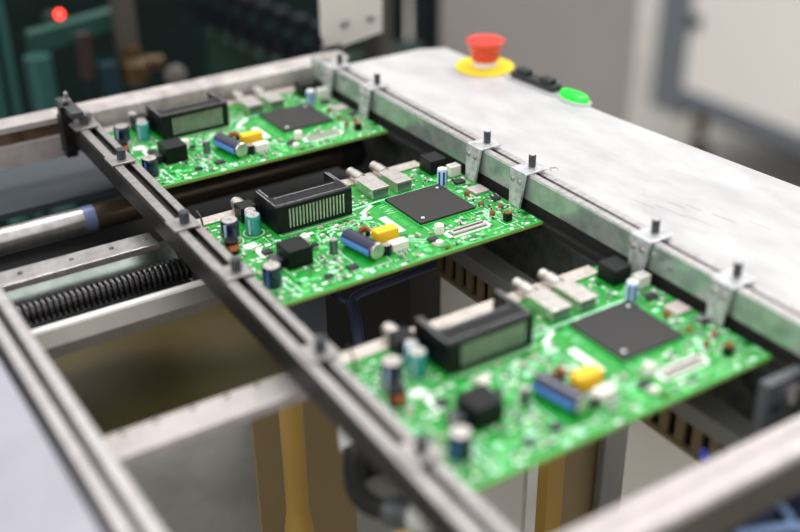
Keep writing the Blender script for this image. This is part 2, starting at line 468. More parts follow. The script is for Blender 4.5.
    part(b, 'power_jack')
    # --- audio socket on the rear edge
    b = B(); b.box(-75.5, -66.5, 55, 64, 0.1, 8.5, 'plastic_black', 0.3); au = part(b, 'audio_socket')
    b = B(); b.lathe([(3.6, 0), (3.6, 6.5), (3.0, 7.5), (3.0, 8.5)], (-71, 63.8, 4.6), 'tin', (0, 1, 0)); part(b, 'barrel', au)
    # --- bent upright tab on the left rear corner
    b = B(); b.tube([(-97, 56, 0), (-97, 56, 5), (-97.4, 57, 9), (-98.2, 59.5, 12)], 0.55, 'steel_dark', 8); part(b, 'upright_tab')
    # --- long flat socket between the legend lines
    b = B(); b.box(8.6, 29.4, -17.6, -13.6, 0.1, 1.5, 'pad_pink', 0.15); b.box(9.6, 28.4, -16.4, -14.8, 1.45, 1.6, 'resistor_black'); part(b, 'ribbon_socket')
    # --- infrared eye and small crystals
    b = B(); b.box(40.0, 43.8, -20.8, -17.4, 0.1, 4.4, 'plastic_black', 0.3); b.lathe([(1.9, 4.4), (1.9, 5.0), (1.2, 5.5)], (41.9, -19.1, 0), 'brass'); part(b, 'infrared_eye')
    for x, y in ((39.2, -9.5), (40.8, 2.6), (42.2, 17.6), (47.5, -6)):
        b = B(); b.lathe([(1.6, .1), (1.6, 1.9), (1.1, 2.5)], (x, y, 0), 'brass'); b.cyl((x - .9, y - .6, 2.3), .6, .5, 'copper'); part(b, 'crystal')
    b = B(); b.box(46, 55.2, 14.5, 23.6, 0.1, 1.3, 'pad_pink', 0.2); part(b, 'flat_module')
    b = B(); b.cyl((-3.6, -22.4, 0.1), 1.9, 2.6, 'ceramic_white', bv=.3); part(b, 'ceramic_disc')
    # --- small gull-wing packages
    def soic(x, y, w, h, m='resistor_black', n=4):
        b = B(); b.box(x - w / 2, x + w / 2, y - h / 2, y + h / 2, 0.25, 1.6, m, 0.15)
        for q in range(n):
            px = x - w / 2 + (q + .5) * w / n
            for sg in (-1, 1):
                b.box(px - .22, px + .22, min(y + sg * h / 2, y + sg * (h / 2 + 1.1)), max(y + sg * h / 2, y + sg * (h / 2 + 1.1)), 0.12, 0.5, 'solder')
        part(b, 'gull_wing_chip')
    for a in ((-79.5, 18.5, 5, 4), (-3.6, -16.2, 5, 3.6), (-52, -18.5, 5.5, 4.2), (48, 33, 6, 4.5), (-56, 12, 3, 2.6), (52, 4, 4, 3.6), (-66, -20, 4, 3)):
        soic(*a)
        keep.append((a[0] - a[2] / 2, a[0] + a[2] / 2, a[1] - a[3] / 2 - 1, a[1] + a[3] / 2 + 1))
    # --- chip resistors and capacitors
    nres = 0; ncap = 0; tries = 0
    spots = [((-101, -62, -28, 60), 34), ((-62, -15, -28, 28), 40), ((-14, 34, -28, -4), 10), ((36, 55, -28, 60), 34), ((-20, 38, 38, 60), 12)]
    for (rx0, rx1, ry0, ry1), n in spots:
        got = 0
        while got < n and tries < 20000:
            tries += 1
            x = rnd.uniform(rx0, rx1); y = rnd.uniform(ry0, ry1)
            L, W = rnd.choice([(2.0, 1.2), (1.6, 0.9), (3.0, 1.6)])
            if rnd.random() < .5: wx, wy = L, W
            else: wx, wy = W, L
            if not free(x - wx / 2, x + wx / 2, y - wy / 2, y + wy / 2, 0.25): continue
            keep.append((x - wx / 2, x + wx / 2, y - wy / 2, y + wy / 2)); got += 1
            res = rnd.random() < .45
            h = 0.75 if res else 1.2
            body = 'resistor_black' if res else rnd.choice(['resistor_tan', 'ceramic_white', 'resistor_tan'])
            b = B()
            if wx > wy:
                e = wx * .24
                b.box(x - wx / 2 + e, x + wx / 2 - e, y - wy / 2, y + wy / 2, 0.1, h, body)
                b.box(x - wx / 2, x - wx / 2 + e, y - wy / 2, y + wy / 2, 0.1, h + .02, 'solder'); b.box(x + wx / 2 - e, x + wx / 2, y - wy / 2, y + wy / 2, 0.1, h + .02, 'solder')
            else:
                e = wy * .24
                b.box(x - wx / 2, x + wx / 2, y - wy / 2 + e, y + wy / 2 - e, 0.1, h, body)
                b.box(x - wx / 2, x + wx / 2, y - wy / 2, y - wy / 2 + e, 0.1, h + .02, 'solder'); b.box(x - wx / 2, x + wx / 2, y + wy / 2 - e, y + wy / 2, 0.1, h + .02, 'solder')
            part(b, 'chip_resistor' if res else 'chip_capacitor')
    return root

PITCH = 152.2
board = make_board()
board['label'] = 'green circuit board in the middle of the row, in sharp focus'
far_board = copy_tree(board); far_board.location.y += PITCH * S
far_board['label'] = 'green circuit board at the far end, beside the rear crossbar'
near_board = copy_tree(board); near_board.location.y -= PITCH * S
near_board['label'] = 'green circuit board closest to the viewer, large and blurred'

# ------------------------------------------------------------------ right conveyor rail
RG = 'conveyor rails'
rr = thing('conveyor_rail', (66, 0, 4.5), 'metal conveyor rail along the pale table, with transparent-looking hold-down tabs', 'rail', RG)
RO = (66, 0, 4.5)
b = MB(RO)
YA, YB = -330, 226
b.prism([(60, 4.5), (64.2, 4.5), (64.2, 18.4), (60.5, 18.4), (60, 17.9)], 'y', YA, YB, 'rail_face')
b.prism([(60.4, 18.42), (64.3, 18.42), (64.3, 18.7), (60.4, 18.7)], 'y', YA, YB, 'aluminium')
b.prism([(64.2, 4.5), (72.5, 4.5), (72.5, 11), (64.2, 11)], 'y', YA, YB, 'slot_dark')
b.prism([(68.6, 11), (72.5, 11), (72.5, 17.2), (68.6, 17.2)], 'y', YA, YB, 'aluminium')
b.build('rail_body', rr)
b = MB(RO)
b.prism([(56.8, -5.5), (66, -5.5), (66, 4.5), (61, 4.5), (61, -2.2), (56.8, -2.2)], 'y', YA, YB, 'slot_dark')
b.build('board_support', rr)
for y in (198, 150.5, 33.5, -6.5, -99, -149.5, -262):
    b = MB(RO)
    b.box(57.6, 72.8, y - 6.5, y + 6.5, 18.75, 19.9, 'clip_metal', 0.3)
    b.add([(57.6, y - 6.5, 19.9), (57.6, y + 6.5, 19.9), (55.2, y + 3.6, 1.0), (55.2, y - 5.2, 1.0), (55.2, y - 5.2, 0.2), (58.8, y - 6.5, 18.8), (58.8, y + 6.5, 18.8), (56.4, y + 3.6, 0.2), (56.4, y - 5.2, 0.2), (55.2, y + 3.6, 0.2)],
          [(0, 1, 2, 3), (5, 8, 7, 6), (0, 3, 4, 8, 5), (1, 6, 7, 9, 2), (3, 2, 9, 4), (4, 9, 7, 8), (0, 5, 6, 1)], 'clip_metal')
    cl = b.build('hold_down_tab', rr)
    b = MB(RO); b.cyl((67.2, y, 20.1), 2.0, 6.6, 'pin_grey', bv=.3); b.cyl((67.2, y, 26.7), 1.5, .15, 'grey_band'); b.build('guide_pin', cl)
    for dy in (-3, 3):
        b = MB(RO); b.lathe([(1.6, 0), (1.6, .6), (.8, 1.1)], (56.9, y + dy, 14.6), 'steel', (-1, 0, 0), 12); b.build('screw_head', cl)
for y, z in ((-106, 9.5), (-117, 6.8)):
    b = MB(RO); b.lathe([(1.3, 0), (1.2, .5), (.5, .9)], (60, y, z + 4), 'steel', (-1, 0, 0), 12); b.build('screw_head', rr)

# ------------------------------------------------------------------ left conveyor rail (inner)
lr = thing('conveyor_rail', (-111, 0, -6), 'dark-sided metal conveyor rail holding the left edges of the circuit boards', 'rail', RG)
LO = (-111, 0, -6)
A_ = math.radians(1.45)
MR = Matrix.Translation((-111, 0, 0)) @ Matrix.Rotation(-A_, 4, 'Z') @ Matrix.Translation((111, 0, 0))
b = MB(LO); b.M = MR
YA, YB = -300, 222
b.prism([(-118.8, 1), (-114.3, 1), (-114.3, 14), (-118.2, 14), (-118.8, 13.4)], 'y', YA, YB, 'rail_dark')
b.prism([(-118.85, 12.6), (-118.2, 14.2), (-113.6, 14.2), (-113.6, 13.9), (-118.1, 13.9), (-118.7, 12.6)], 'y', YA, YB, 'rail_mid')
b.prism([(-114.3, 1), (-108, 1), (-108, 9.5), (-114.3, 9.5)], 'y', YA, YB, 'slot_mid')
b.prism([(-108, -1.8), (-105.6, -1.8), (-105.6, 12.4), (-107.6, 13), (-108, 12.6)], 'y', YA, YB, 'rail_dark')
b.prism([(-108.8, 12.6), (-104.8, 12.6), (-104.8, 13.6), (-108.8, 13.6)], 'y', YA, YB, 'rail_mid')
b.build('rail_body', lr)
b = MB(LO); b.M = MR
b.prism([(-108, -6), (-99, -6), (-99, -2.4), (-108, -2.4)], 'y', YA, YB, 'slot_dark')
b.build('board_support', lr)
for x, y, h in ((-108.2, 200, 6), (-108.4, 138, 6), (-110.7, 44.5, 6.2), (-110.4, -14, 6.2), (-111, -93.5, 6), (-112.5, -169, 6)):
    b = MB(LO); b.box(x - 8, x + 6, y - 6.5, y + 6.5, 14.3, 15.4, 'rail_mid', 0.3)
    pd = b.build('clamp_pad', lr)
    b = MB(LO); b.cyl((x, y, 15.4), 2.6, h, 'pin_grey', bv=.5); b.build('guide_pin', pd)
# end bracket on the far end
b = MB(LO)
b.box(-119, -112, 210, 216, -8, 25, 'rail_dark', 0.6)
b.box(-119, -106, 214, 220, -6, 18, 'slot_dark', 0.4)
b.box(-116.5, -109, 196, 228, 21, 25, 'steel_dark', 0.6)
b.box(-110, -102.5, 203, 207, 4, 21, 'rail_mid', 0.4)
eb = b.build('end_bracket', lr)
b = MB(LO); b.lathe([(2.4, 0), (2.4, 2), (1.2, 2), (1.2, 6), (.7, 7)], (-112.5, 216, 25), 'steel'); b.build('set_screw', eb)

# ------------------------------------------------------------------ outer rail at lower left
orl = thing('conveyor_rail', (-211, 0, -6), 'twin-ridged metal rail in the lower left corner beside the lavender-grey plate', 'rail', RG)
OO = (-211, 0, -6)
b = MB(OO)
b.prism([(-209.2, -6), (-204.2, -6), (-203.9, 13.4), (-204.6, 14), (-208.6, 14), (-209.2, 13.2)], 'y', -330, 226, 'aluminium')
b.prism([(-212.5, -6), (-209.2, -6), (-209.2, 8), (-212.5, 8)], 'y', -330, 226, 'rail_dark')
b.prism([(-217, -6), (-212.5, -6), (-212.2, 13.2), (-213, 14), (-216.4, 14), (-217, 13.2)], 'y', -330, 226, 'aluminium')
b.prism([(-219.5, -6), (-217, -6), (-217, 4), (-219.5, 4)], 'y', -330, 226, 'slot_dark')
b.build('rail_body', orl)
b = MB((-270, -80, -20)); b.box(-330, -220.5, -330, 40, 2, 12, 'plate_grey', 0.8); b.box(-330, -219.6, -330, 40, -20, 2, 'slot_dark')
tag(b.build('cover_plate', None, (-270, -80, -20)), 'smooth lavender-grey cover plate filling the lower left corner', 'plate')

# ------------------------------------------------------------------ pale table on the right
tb = thing('side_table', (130, 0, -60), 'long pale grey metal table top beside the right conveyor rail', 'table')
TO = (130, 0, -60)
b = MB(TO)
out = [(73, -330), (190, -330), (172, -98), (160, 34), (152.5, 197), (136, 205), (98, 205), (73, 205)]
b.prism(out, 'z', 9, 15.5, 'table_paint')
b.build('table_top', tb)
b = MB(TO)
b.prism([(73, -330), (186, -330), (168, -98), (156, 34), (149, 194), (134, 201), (74, 201)], 'z', -60, 9, 'rail_side')
b.build('skirt', tb)
b = MB(TO); b.lathe([(2.2, 0), (2.2, .4), (1.4, .7)], (81, -8.5, 15.5), 'steel'); b.build('rivet', tb)
b = MB(TO)
rs = random.Random(4)
for x, y, L, w in ((111, -94, 14, .5), (108, -80, 8, .3), (103, -72, 10, .35), (99, -88, 16, .3), (95, -70, 20, .25), (120, -110, 12, .3), (90, -60, 14, .25)):
    a = 0.12
    b.add([(x, y, 15.53), (x + w, y, 15.53), (x + w + L * a, y - L, 15.53), (x + L * a, y - L, 15.53)], [(0, 1, 2, 3)], 'scratch')
b.build('scratches', tb)

# emergency stop
es = thing('emergency_stop_button', (150, 147, 15.5), 'red mushroom emergency stop button on a round yellow plate', 'button')
EO = (150, 150, 15.5)
b = MB(EO); b.lathe([(19.2, 0), (19.6, .4), (19.6, 1.4), (19, 1.8)], (150, 150, 15.5), 'yellow_plate', seg=48); b.build('yellow_plate', es)
b = MB(EO); b.lathe([(8.5, 2), (8.5, 3), (7.4, 3.4), (7.4, 7)], (150, 150, 15.5), 'white_plastic', seg=32); b.build('collar', es)
b = MB(EO); b.lathe([(7.4, 5.6), (9.2, 6), (9.6, 8), (10.6, 13), (12.8, 17.2), (13.3, 18.8), (12.4, 19.6), (9.5, 18.8), (2, 18.6)], (150, 150, 15.5), 'red_plastic', seg=40); b.build('mushroom_head', es)

# black switch block and green lamp, lying along the far edge of the table
def lbox(MBo, p, ang):
    MBo.M = Matrix.Translation(Vector(p)) @ Matrix.Rotation(ang, 4, 'Z')
    return MBo
swt = thing('switch_block', (156.5, 102, 15.5), 'black switch block on the table between red button and green lamp', 'switch', rotz=math.radians(4))
b = MB(); b.box(-7, 7, -24, 22, 0, 1, 'grey_bezel', .3); b.build('base_plate', swt)
b = MB(); b.box(-4, 4, -21, 19, 1, 5, 'switch_black', .8); b.build('body', swt)
for y in (-12, 10):
    b = MB(); b.box(-3, 3, y - 5, y + 5, 5, 8, 'switch_black', .8); b.build('rocker', swt)
gl = thing('indicator_lamp', (158.8, 66, 15.5), 'glowing green oval push button lamp near the table edge', 'lamp', rotz=math.radians(4))
b = MB()
def oval(MBo, rows, ry, m):
    seg = 32; R = []
    for rx, z in rows:
        R.append([(rx * math.cos(2 * PI * k / seg), (rx + ry) * math.sin(2 * PI * k / seg), z) for k in range(seg)])
    for i in range(len(R) - 1):
        MBo.add(R[i] + R[i + 1], [(k, (k + 1) % seg, seg + (k + 1) % seg, seg + k) for k in range(seg)], m, True)
    MBo.add(R[-1], [list(range(seg))], m, True); MBo.add(R[0], [list(range(seg))[::-1]], m)
oval(b, [(7.2, 0), (7.2, 1.0), (6.6, 1.4)], 6.5, 'grey_bezel'); b.build('bezel', gl)
b = MB(); oval(b, [(5.6, 1.2), (5.6, 3), (4.8, 4.6), (2.8, 5.4)], 6.2, 'green_lamp'); b.build('lens', gl)

# ------------------------------------------------------------------ cross bars
BG = 'cross bars under and behind the rails'
fb = thing('crossbar', (-60, 240, -14), 'wide pale metal crossbar closing the far end behind the boards', 'bar')
b = MB((-60, 240, -14))
b.prism([(229, -14), (246, -14), (246, 12), (229, 12), (229, 8.4), (231.5, 8), (231.5, .5), (229, 0)], 'x', -330, -116, 'bar_white')
b.prism([(230, -14), (246, -14), (246, 12), (232, 12), (230, 10)], 'x', -116, 92, 'bar_mottled')
b.build('bar_body', fb)
b = MB((-60, 240, -14)); b.box(-330, -116, 230.8, 231.6, .8, 7.8, 'brown_face'); b.build('groove', fb)
nb = thing('crossbar', (-20, -230, -10), 'thick pale crossbar in the lower right corner closest to the viewer', 'bar')
b = MB((-20, -230, -10))
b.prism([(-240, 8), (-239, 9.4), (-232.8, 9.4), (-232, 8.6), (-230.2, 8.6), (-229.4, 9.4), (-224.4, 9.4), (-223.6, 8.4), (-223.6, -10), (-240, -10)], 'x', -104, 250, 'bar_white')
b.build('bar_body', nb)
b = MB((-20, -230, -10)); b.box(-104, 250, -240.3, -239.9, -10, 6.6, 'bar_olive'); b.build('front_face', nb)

wb = thing('support_bar', (-165, -79, -11), 'white cross bar with small holes between the two left rails', 'bar', BG)
b = MB((-165, -79, -11)); b.box(-212, -114.5, -88, -71, -11, -6, 'bar_white', 0.8); b.build('bar_body', wb)
for x in (-190, -176, -160, -145, -131):
    b = MB((-165, -79, -11)); b.cyl((x, -73.4, -6), 1.1, .15, 'slot_dark'); b.build('screw_hole', wb)
fl = thing('support_bar', (-165, 78, -10), 'flat metal bar with small screws behind the black lead screw', 'bar', BG)
b = MB((-165, 78, -10)); b.box(-240, -116, 70.5, 85.5, -10, -6.2, 'steel', 0.4); b.build('bar_body', fl)
for x in (-186, -160, -139, -121):
    b = MB((-165, 78, -10)); b.lathe([(1.4, 0), (1.2, .4)], (x, 79, -6.2), 'rail_side', seg=14); b.build('screw_head', fl)

tr = MB((-165, 60, -44))
tr.prism([(25.5, -26), (25.5, -20), (40.5, -20), (44.5, -20), (44.5, -26)], 'x', -260, -104, 'tray_metal')
tr.prism([(40.2, -19.95), (40.8, -18.8), (43.2, -18), (43.6, -19.95)], 'x', -260, -104, 'machine_white')
tr.prism([(44.5, -31), (44.5, -27), (66, -27), (92, -17), (92, -31)], 'x', -260, -104, 'trough_metal')
tag(tr.build('channel_tray', None, (-165, 60, -44)), 'shiny metal channel that cradles the black lead screw', 'tray')

# lead screw: one continuous thread
b = MB((-155, 61, -20))
prof = []
x = 0.0
while x < 99:
    prof += [(3.9, x), (6.2, x + .7), (6.3, x + 1.3), (6.2, x + 1.9), (3.9, x + 2.6)]
    x += 2.95
b.lathe(prof, (-204, 62.5, -20), 'screw_black', (1, 0, 0), 24)
b.cyl((-230, 62.5, -20), 3.6, 136, 'steel_dark', (1, 0, 0))
tag(b.build('lead_screw', None, (-155, 61, -20)), 'black ribbed lead screw running towards the inner left rail', 'screw')

sh = thing('guide_shaft', (-90, 167, -38), 'round polished shaft passing under the conveyor near the far board', 'shaft')
b = MB((-90, 167, -38)); b.cyl((-300, 167, -30), 8, 172, 'steel', (1, 0, 0), 32); b.build('polished_shaft', sh)
b = MB((-90, 167, -38)); b.cyl((-128, 167, -30), 8.1, 7, 'ring_blue', (1, 0, 0), 32); b.build('blue_ring', sh)
b = MB((-90, 167, -38)); b.cyl((-121, 167, -30), 7.9, 179, 'steel_shaded', (1, 0, 0), 32); b.build('shaded_shaft', sh)  # same shaft running on in shadow, the shade painted as darker brown steel
b = MB((-90, 167, -38)); b.lathe([(9, 0), (11, 1), (11, 14), (9.5, 16)], (46, 167, -30), 'cable_dark', (1, 0, 0), 32); b.build('bearing', sh)

b = MB((-170, 250, -36)); b.box(-330, -72, 206, 300, -36, -32, 'panel_grey')
tag(b.build('floor_panel', None, (-170, 250, -36)), 'dark blue-grey sheet panel below the far crossbar at left', 'panel')

# ------------------------------------------------------------------ underside of the machine
b = MB((-20, 120, -110)); b.box(-340, 66, 110, 246, -75, -60, 'black'); b.box(-8, 130, 112, 246, -258, -75, 'black')  # black base blocks added so the gap behind the middle board stays dark
tag(b.build('black_base_fill', None, (-20, 120, -110)), 'black machine base blocks added to darken the gap behind the middle board', 'base')
b = MB((-20, 60, -120)); b.box(-52, 24, 46, 100, -120, -30, 'black', 1)
tag(b.build('motor_housing', None, (-20, 60, -120)), 'black housing below the gap between middle and near boards', 'housing')
b = MB((-60, 25, -60)); b.box(-68, -50, 14, 28, -78, -32, 'panel_grey', 1)
tag(b.build('sensor_box', None, (-60, 25, -60)), 'small slate grey box below the middle board front edge', 'box')

cy = thing('forked_cable', (-58, 0, -60), 'dark blue cable that forks in the gap below the middle board', 'cable')
co = (-58, 0, -60)
b = MB(co); b.tube([(-48, -22, -62), (-44, -8, -50), (-39, 4, -42), (-36, 14, -40)], 3.2, 'cable_blue'); b.build('trunk', cy)
b = MB(co); b.tube([(-37, 12, -40), (-30, 15, -38), (-8, 17, -38), (10, 20, -39), (24, 22, -40)], 2.4, 'cable_blue'); b.build('branch', cy)
b = MB(co); b.tube([(-37, 12, -40), (-40, 18, -38), (-42, 26, -36)], 2.4, 'cable_blue'); b.build('branch', cy)
b = MB(co); b.cyl((-50, -24, -68), 4.2, 14, 'panel_grey', (0.12, .3, .5)); b.build('gland', cy)

gd = thing('slotted_guide', (46, -30, -64), 'slotted guide strip with brown teeth under the right rail', 'guide')
go = (46, -30, -64)
b = MB(go); b.box(42, 56, -194, 108, -46, -36.5, 'bar_grey', .4); b.build('top_bar', gd)
b = MB(go)
y = -193
while y < 100:
    b.box(45, 47, y, y + 5.6, -62.5, -46, 'tooth'); y += 10.4
b.box(44.5, 47, -194, 108, -65, -62, 'tooth'); b.build('toothed_strip', gd)
b = MB(go); b.box(49, 56, -194, 108, -66, -46, 'black'); b.build('backing', gd)
b = MB((46, -200, -260)); b.box(45, 48, -330, -117, -260, -65.2, 'sheet_white')
tag(b.build('side_sheet', None, (46, -200, -260)), 'pale side sheet under the near end of the slotted guide', 'panel')
b = MB((46, 20, -260)); b.box(45, 48, -40, 46, -260, -65.2, 'sheet_white')
tag(b.build('side_sheet', None, (46, 20, -260)), 'pale side sheet glimpsed between middle board and near board', 'panel')
b = MB((90, -50, -260)); b.box(49, 190, -52, -48, -260, -66.5, 'sheet_brown')
tag(b.build('inner_panel', None, (90, -50, -260)), 'brown inner panel below the front edge of the near board', 'panel')
b = MB((-80, 20, -260)); b.box(-100, -40, 8, 11, -260, -80, 'sheet_brown')
tag(b.build('inner_panel', None, (-80, 20, -260)), 'olive brown inner panel below the inner left rail, behind an ochre reflection shaped as a post', 'panel')
b = MB((99, -56, -260)); b.box(88, 108, -60, -54, -260, -70, 'bar_grey', 1)
tag(b.build('grey_post', None, (99, -56, -260)), 'grey column between brown inner panel and pale side sheet under the near board', 'post')
b = MB((30, -82, -260)); b.box(22.5, 33.5, -86, -78, -260, -100, 'ochre')
tag(b.build('ochre_upright', None, (30, -82, -260)), 'thin ochre post below the front edge of the near board', 'post', 'ochre posts inside the machine')
b = MB((-88, -22, -260)); b.lathe([(8.5, 0), (8.5, 110), (6, 130), (6, 210)], (-92, -22, -260), 'ochre', seg=32)  # ochre reflection given the shape of a standing post
tag(b.build('ochre_upright', None, (-88, -22, -260)), 'ochre reflection shaped as a round post behind the right end of the white cross bar', 'post', 'ochre posts inside the machine')
b = MB((-84, -112, -260)); b.cyl((-84, -112, -260), 9, 172, 'ochre', seg=32)  # lower ochre reflection, likewise modelled as a post
tag(b.build('ochre_upright', None, (-84, -112, -260)), 'ochre reflection shaped as a round post at the bottom edge below the hanging plug', 'post', 'ochre posts inside the machine')
b = MB((-150, 80, -78)); b.box(-300, -62, 15, 106, -78, -70, 'olive', .5); b.box(-300, -62, 14.2, 15, -78, -70.5, 'ochre')
tag(b.build('olive_panel', None, (-150, 80, -78)), 'olive brown panel between lead screw and white cross bar', 'panel')
b = MB((-60, -100, -268)); b.box(-340, 200, -420, 240, -268, -260, 'grey_floor_pan')
tag(b.build('drip_pan', None, (-60, -100, -268)), 'grey brown pan at the bottom inside the machine', 'pan')

bk = thing('mounting_bracket', (70, -195, -60), 'grey bracket plate with round screw under the right rail, lower right', 'bracket')
b = MB((70, -195, -60)); b.prism([(34, -64), (120, -64), (120, -7), (56, -7), (56, 3), (34, 3)], 'y', -200, -195, 'bracket_dark'); b.build('plate', bk)
b = MB((70, -195, -60)); b.lathe([(4.8, 0), (4.8, 2), (3, 3)], (50, -200, -6), 'steel', (0, -1, 0)); b.build('screw_head', bk)
b = MB((70, -195, -60)); b.cyl((40.5, -200, -10), 2.6, .2, 'black', (0, -1, 0)); b.build('hole', bk)

pl = thing('hanging_plug', (-108, -120, -60), 'black cable with pale plug hanging below the inner left rail', 'cable')
po = (-108, -120, -60)
b = MB(po); b.tube([(-95, -89, -41), (-99, -96, -42), (-105, -106, -43), (-109, -117, -44), (-108, -128, -43), (-104, -136, -41)], 4.6, 'black'); b.build('cable', pl)
b = MB(po); b.cyl((-98, -92, -42), 5, 17, 'plug_white', (.35, .75, .5)); b.build('ferrule', pl)
b = MB(po); b.lathe([(5, 0), (6.6, 1), (6.6, 7), (6, 7), (6, 12)], (-106, -133, -42), 'bracket_dark', (.55, -.8, .1)); pg = b.build('plug', pl)
b = MB(po); b.cyl((-99.4, -142.6, -40.8), 6.4, 7, 'plug_white', (.55, -.8, .1)); b.build('plug_tip', pg)

wl = thing('wire_loop', (0, -204, -50), 'short blue and yellow wire poking up behind the near crossbar', 'wire')
wo = (0, -204, -50)
b = MB(wo); b.tube([(-4, -208, -44), (-1, -203, -28), (1, -200, -20), (2.5, -198, -17), (4, -199, -20)], .9, 'wire_cobalt'); b.build('blue_wire', wl)
b = MB(wo); b.tube([(0, -208, -44), (3, -203, -30), (5, -200, -23)], .8, 'wire_yellow'); b.build('yellow_wire', wl)

# blue bundle in the lower right corner
bl = thing('cable_bundle', (14, -232, -90), 'dark blue bundle with pale blue strands in the bottom right corner', 'bundle')
bo = (14, -232, -90)
b = MB(bo)
seg, rings = 36, 18; vs = []; fs = []
for i in range(rings + 1):
    th = PI * i / rings
    for j in range(seg):
        ph = 2 * PI * j / seg
        k = 1 + .12 * math.sin(5 * ph + 3 * th) + .08 * math.sin(9 * ph - 5 * th) + .06 * math.sin(13 * th + ph)
        vs.append((14 + 26 * k * math.sin(th) * math.cos(ph), -232 + 32 * k * math.sin(th) * math.sin(ph), -46 + 22 * k * math.cos(th)))
for i in range(rings):
    fs += [(i * seg + j, i * seg + (j + 1) % seg, (i + 1) * seg + (j + 1) % seg, (i + 1) * seg + j) for j in range(seg)]
b.add(vs, fs, 'cloth_blue', True); b.build('blue_sleeve', bl)
b = MB(bo); b.tube([(-14, -232, -26), (-4, -240, -22), (6, -246, -22), (14, -254, -27)], 1.6, 'wire_pale'); b.build('strand', bl)
b = MB(bo); b.tube([(10, -226, -23), (7, -236, -21.5), (2, -244, -22)], 1.4, 'wire_pale'); b.build('strand', bl)

# ------------------------------------------------------------------ behind the far crossbar
wp = thing('bracket_plate', (110, 262, -10), 'white metal bracket plate with two screws behind the far corner', 'bracket')
b = MB((110, 262, -10)); b.prism([(88, 56), (139, 56), (138, 14), (92, 7.5), (88, 20)], 'y', 258, 262, 'bracket_white'); b.build('plate', wp)
b = MB((110, 262, -10)); b.box(88, 104, 258, 262, -14, 12, 'steel', .5); b.build('foot', wp)
for x, z in ((106, 26), (128, 26.5)):
    b = MB((110, 262, -10)); b.lathe([(3.4, 0), (3.4, 1.4), (2, 2.2)], (x, 258, z), 'steel', (0, -1, 0)); b.build('screw_head', wp)

# dark green machine interior
gm = thing('green_machine', (150, 700, -420), 'dark green machine interior filling the upper left of the photo', 'machine')
gmo = (150, 700, -420)
b = MB(gmo); b.box(-330, 480, 752, 772, -420, 120, 'machine_green'); b.build('rear_panel', gm)
b = MB(gmo); b.prism([(164, 660), (192, 392), (202, 392), (174, 660)], 'z', -420, -92, 'green_face'); b.build('side_panel', gm)
b = MB(gmo); b.prism([(-60, -13), (16, -5), (16, -20), (-60, -31)], 'y', 492, 506, 'teal_beam'); b.build('slanted_beam', gm)
b = MB(gmo); b.box(240, 380, 560, 590, -420, -120, 'green_face', 3); b.build('lower_housing', gm)
b = MB(gmo); b.box(208, 330, 300, 440, -420, -112, 'black', 2); b.build('foot_block', gm)
vb = thing('valve_manifold', (165, 530, -60), 'row of dark valves on a green rail at the top of the photo', 'valve row')
vo = (165, 530, -60)
P0 = Vector((152, 650, -50)); P1 = Vector((180, 410, -50))
b = MB(vo); b.tube([P0, P0.lerp(P1, .5), P1], 7, 'dark_teal', 12, 2); b.build('manifold_rail', vb)
for i in range(8):
    c = P0.lerp(P1, (i + .4) / 8.0)
    b = MB(vo); b.box(c.x - 7, c.x + 7, c.y - 9, c.y + 9, c.z - 22, c.z + 22, 'cabinet_side', 1.5); v_ = b.build('valve', vb)
    b = MB(vo); b.cyl((c.x, c.y, c.z - 36), 4, 16, 'dark_teal'); b.build('nozzle', v_)
b = MB((203, 452, -120)); b.box(196, 206, 450, 458, -120, -24, 'steel_blue', 1)  # pale blue reflection built as a solid upright
tag(b.build('blue_reflection', None, (203, 452, -120)), 'pale blue reflection shaped as an upright rod left of the white bracket plate', 'reflection')
for i, (x, w) in enumerate(((-100, 8), (-84, 4), (-61, 11))):
    b = MB((x, 474, -300)); b.cyl((x, 474, -300), w, 300 + (-26 if i == 2 else 60), 'teal_pipe', seg=24)
    tag(b.build('pipe', None, (x, 474, -300)), ['vertical teal pipe at the far left edge', 'thin vertical teal pipe between two thicker pipes', 'pale teal vertical pipe below the beam with red light'][i], 'pipe', 'teal pipes in the machine')
ld = thing('signal_light', (-44, 452, 8), 'small glowing red signal light at upper left', 'light')
b = MB((-44, 452, 8)); b.lathe([(3.8, 0), (3.8, 1.5), (2.4, 3)], (-43.7, 452, 11), 'red_led', (0, -1, .3)); b.build('lens', ld)
b = MB((-44, 452, 8)); b.cyl((-43.7, 453, 10.8), 4.6, 34, 'green_face', (0, 1, -.3)); b.build('housing', ld)
b = MB((16, 480, -60)); b.box(10, 27, 476, 490, -44, 120, 'column_grey', 1)
tag(b.build('column', None, (16, 480, -60)), 'grey brown upright column above the gold fitting', 'column')
gf = thing('brass_fitting', (20, 470, -64), 'blurred gold fitting below the grey column', 'fitting')
b = MB((20, 470, -64)); b.lathe([(8, 0), (12, 6), (12, 18), (7, 24), (7, 32)], (18, 470, -64), 'gold_fitting'); b.build('body', gf)
b = MB((20, 470, -64)); b.cyl((18, 470, -46), 6, 26, 'gold_fitting', (1, .1, -.15)); b.build('side_branch', gf)
b = MB((46, 450, -66)); b.lathe([(4, 0), (9.5, 1), (9.5, 6), (5, 8)], (46, 452, -58), 'column_grey', (0, -1, .4)); b.cyl((46, 452, -110), 3, 52, 'dark_teal')
tag(b.build('gauge', None, (46, 450, -66)), 'pale round gauge beside the gold fitting', 'gauge')
b = MB((-24, 470, -100)); b.box(-29, -17, 466, 474, -52, -12, 'rose', 1.5); b.box(-27, -19, 468, 474, -140, -50, 'dark_teal', 1)
tag(b.build('red_valve', None, (-24, 470, -100)), 'dull reddish upright valve among the teal pipes', 'valve')
b = MB((-6, 470, -120)); b.box(-14, 2, 462, 476, -120, -40, 'steel_blue', 2)
tag(b.build('filter_bowl', None, (-6, 470, -120)), 'steel blue filter block just above the far crossbar', 'filter')
